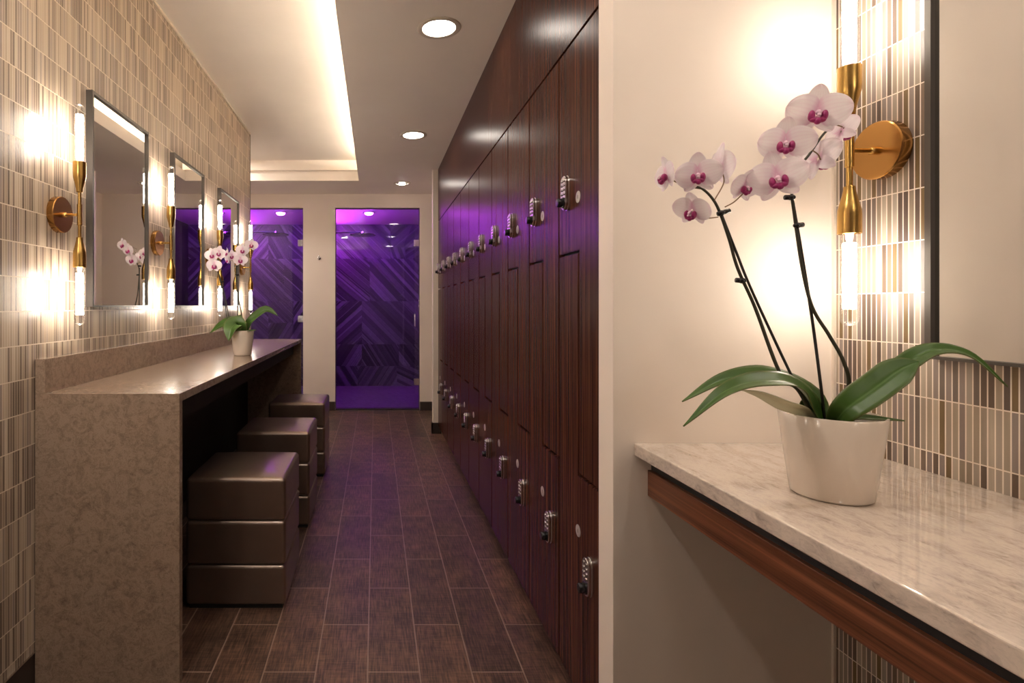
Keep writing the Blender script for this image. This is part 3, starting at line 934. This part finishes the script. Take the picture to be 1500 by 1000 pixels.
# --- right orchid
PY, PX = .879, .733
og = thing('potted_orchid', (PX, PY, RZ + .0006), 'large white orchid with magenta centres in a cream pot on the right counter', 'plant', 'white orchids in cream pots')
plant_pot(og, .0545, .0700, .131, RZ)
def crown(x, y): return P(x, y, PY)
base = Vector((PX - .012, PY + .002, RZ + .118))
def stem(t, pts, r=.0030, name='stem', mat='stem', r2=None):
    bm = bmesh.new(); tube(bm, pts, r, 10, 8, r2); return obj(name, bm, M[mat], t, smooth=True, world=True)
# left spray
stem(og, [base + Vector((-.012, 0, 0)), P(1170, 572, .885), P(1142, 545, .89), P(1106, 450, .90), P(1081, 394, .905), P(1068, 350, .905), P(1054, 310, .905), P(1043, 290, .90), P(1028, 276, .895), P(1012, 272, .89)], .0030, r2=.0018)
sk = stem(og, [base + Vector((-.004, .004, -.01)), P(1183, 590, .884), P(1160, 551, .888), P(1102, 427, .898), P(1078, 368, .904), P(1056, 312, .906)], .0021, 'stake', 'stake')
def clip_on(t, p, d):
    bm = bmesh.new(); q = Vector(p)
    tube(bm, [q - Vector(d) * .35, q + Vector(d)], .0042, 10, 1); blob(bm, q, (.0062, .0062, .0048))
    o = obj('clip', bm, M['black'], t, smooth=True, world=False)
    bmv = bmesh.new(); bmv.from_mesh(o.data); bmesh.ops.translate(bmv, verts=bmv.verts[:], vec=-wpos(t)); bmv.to_mesh(o.data); bmv.free()
    return o
clip_on(sk, P(1056, 312, .903), (.014, 0, .004)); clip_on(sk, P(1087, 411, .897), (-.010, 0, .001))
# right spray
stem(og, [base + Vector((.022, .002, 0)), P(1243, 566, .872), P(1235, 528, .872), P(1214, 490, .876), P(1190, 450, .88), P(1175, 392, .884), P(1163, 310, .888), P(1160, 280, .89), P(1166, 250, .892), P(1184, 228, .893), P(1205, 198, .893), P(1228, 176, .893), P(1246, 166, .892)], .0030, r2=.0016)
sk = stem(og, [base + Vector((.008, .004, -.01)), P(1204, 578, .880), P(1190, 470, .884), P(1176, 380, .886), P(1160, 288, .889)], .0022, 'stake', 'stake')
clip_on(sk, P(1159, 289, .885), (-.010, 0, 0)); clip_on(sk, P(1168, 330, .884), (.009, 0, .001))
def stalk(t, a, b, c): return stem(t, [a, b, c], .0010, 'flower_stalk', 'spike')
cam = Vector((0, 0, EYE))
FS = .87
def fl(t, x, y, Y, yaw, pitch, sc, roll=0, var=0):
    """flower whose face is turned yaw / pitch degrees away from the viewer"""
    p = P(x, y, Y); f = (cam - p).normalized(); a = math.atan2(f.y, f.x) + math.radians(yaw); e = math.radians(pitch)
    sc *= FS
    return flower(t, p, (math.cos(a) * math.cos(e), math.sin(a) * math.cos(e), math.sin(e)), sc, math.radians(roll), var)
fl(og, 1197, 166, .868, 12, -8, 1.0, 6, 0)
fl(og, 1150, 211, .872, 10, -5, .94, 2, 1)
fl(og, 1139, 262, .872, 6, -4, 1.0, -10, 2)
fl(og, 1233, 194, .893, 138, -8, .72, 30, 3)
fl(og, 1199, 234, .897, 140, -6, .90, 20, 0)
fl(og, 1022, 257, .880, 4, -6, .82, -3, 1)
fl(og, 1056, 246, .910, 118, 4, .90, -10, 2)
fl(og, 1091, 274, .895, 42, -22, .66, 4, 3)
fl(og, 1014, 309, .890, -35, -28, .74, 14, 0)
fl(og, 975, 258, .890, -62, -6, .72, -6, 1)
for q in (((1062, 303), (1075, 296), (1088, 284)), ((1052, 318), (1034, 319), (1020, 311)), ((1030, 277), (1002, 272), (982, 262)), ((1046, 294), (1060, 268), (1058, 250))):
    stalk(og, *[P(x, y, .900) for x, y in q])
for q in (((1164, 262), (1152, 256), (1142, 262)), ((1176, 238), (1162, 222), (1153, 213)), ((1190, 220), (1198, 226), (1202, 234)), ((1222, 182), (1234, 186), (1238, 192)), ((1246, 166), (1226, 160), (1200, 166))):
    stalk(og, *[P(x, y, .890) for x, y in q])
# leaves
leaf(og, [base + Vector((.004, 0, -.006)), P(1172, 566, .862), P(1120, 556, .842), P(1062, 572, .824), P(1001, 624, .81)], .036, (-.25, -.55, .8))
leaf(og, [base + Vector((-.004, .01, -.006)), P(1180, 572, .90), P(1122, 549, .915), P(1060, 555, .93), P(999, 588, .945)], .046, (-.1, -.45, .9))
l = leaf(og, [base + Vector((-.012, 0, -.008)), P(1176, 603, .868), P(1146, 592, .85), P(1112, 577, .845), P(1086, 571, .84)], .020, (.15, -.75, -.6), mat='pale'); l['label'] = 'pale underside of a leaf'
leaf(og, [base + Vector((.012, 0, -.010)), P(1262, 582, .862), P(1310, 545, .85), P(1362, 513, .84), P(1420, 519, .835), P(1476, 566, .83)], .030, (-.35, -.6, .75))
leaf(og, [base + Vector((.010, -.006, -.010)), P(1238, 600, .838), P(1284, 566, .828), P(1318, 541, .824), P(1346, 529, .82)], .044, (-.5, -.75, .45), pw=1.25)
leaf(og, [base + Vector((.014, -.002, -.008)), P(1246, 611, .842), P(1280, 612, .838), P(1325, 616, .835)], .014, (-.3, -.5, .8))

# --- left orchid
FS = .92
QY, QX = 2.877, -.700
ol = thing('potted_orchid', (QX, QY, CZ + .0006), 'small looking white orchid in a cream pot on the left counter', 'plant', 'white orchids in cream pots')
plant_pot(ol, .046, .060, .130, CZ)
b2 = Vector((QX, QY, CZ + .118))
stem(ol, [b2 + Vector((-.020, 0, 0)), P(337, 471, 2.89), P(331, 440, 2.90), P(324, 412, 2.90), P(319, 396, 2.89), P(315, 384, 2.88), P(313, 376, 2.875)], .0034, r2=.002)
sk = stem(ol, [b2 + Vector((-.024, .01, -.01)), P(334, 471, 2.90), P(329, 440, 2.91), P(321, 404, 2.905)], .0026, 'stake', 'stake')
clip_on(sk, P(324, 413, 2.90), (.014, 0, .002))
stem(ol, [b2 + Vector((.016, 0, 0)), P(356, 476, 2.87), P(353, 455, 2.88), P(348.5, 432, 2.885), P(346, 400, 2.885), P(347, 388, 2.88), P(353, 376, 2.875), P(362, 366, 2.87), P(368, 361, 2.87)], .0034, r2=.002)
sk = stem(ol, [b2 + Vector((-.002, .01, -.01)), P(348.6, 470, 2.89), P(348, 445, 2.895), P(346.5, 392, 2.89)], .0026, 'stake', 'stake')
clip_on(sk, P(346.5, 389.5, 2.885), (-.012, 0, 0)); clip_on(sk, P(346.5, 402.5, 2.885), (.012, 0, 0))
for i, (x, y, yaw, pit, sc, roll) in enumerate(((310.5, 374, -12, -6, .84, -8), (320, 371, 14, -4, .88, 10), (313.5, 389, 0, -12, .92, 4), (333, 371, -78, -4, .66, 0), (333, 381, -70, -20, .6, 8),
                                                (340, 375.5, -18, -4, .74, -6), (355, 367, 6, -5, .80, 4), (352, 381, 4, -10, .84, 0), (368, 359, 12, -4, .80, 8))):
    fl(ol, x, y, 2.85 + .012 * (i % 3), yaw, pit, sc, roll, i)
    stalk(ol, P(x, y, 2.872), P((x + 322) / 2 if x < 327 else (x + 349) / 2, y + 1, 2.88), P(319 if x < 327 else 349, y + 6, 2.885))
leaf(ol, [b2 + Vector((-.010, 0, -.008)), P(344, 472, 2.88), P(326, 474, 2.90), P(307, 488, 2.92)], .062, (-.1, -.8, .55))
leaf(ol, [b2 + Vector((-.004, -.004, -.008)), P(348, 473, 2.83), P(338, 480, 2.79), P(335, 499, 2.775)], .092, (-.2, -.9, .4), pw=.9)
leaf(ol, [b2 + Vector((.010, 0, -.010)), P(366, 471, 2.86), P(383, 456, 2.85), P(394, 453.5, 2.845), P(408, 463, 2.84)], .056, (-.35, -.75, .6))
leaf(ol, [b2 + Vector((.010, -.004, -.008)), P(362, 485, 2.84), P(376, 483, 2.83)], .022, (-.2, -.5, .8))

# ------------------------------------------------------------------ world, camera, view
w = bpy.data.worlds.new('World'); scene.world = w; w.use_nodes = True
w.node_tree.nodes['Background'].inputs[0].default_value = (.02, .018, .016, 1)
cd = bpy.data.cameras.new('Camera'); co = bpy.data.objects.new('Camera', cd); COL.objects.link(co)
co.location = (0, 0, EYE); co.rotation_euler = (PI / 2, 0, 0)
cd.sensor_width = 36; cd.lens = 36 * FP / 1500
cd.shift_x = (750 - VX) / 1500; cd.shift_y = -(500 - VY) / 1500
cd.clip_start = .02
scene.camera = co
vs = scene.view_settings
scene.display_settings.display_device = 'sRGB'
vs.view_transform = 'Standard'; vs.look = 'None'; vs.gamma = 1; vs.exposure = 2.12; vs.use_curve_mapping = False
cy = scene.cycles
cy.use_denoising = True
cy.max_bounces = 10; cy.diffuse_bounces = 5; cy.glossy_bounces = 6; cy.transparent_max_bounces = 24; cy.transmission_bounces = 6
cy.caustics_reflective = True; cy.sample_clamp_indirect = 6
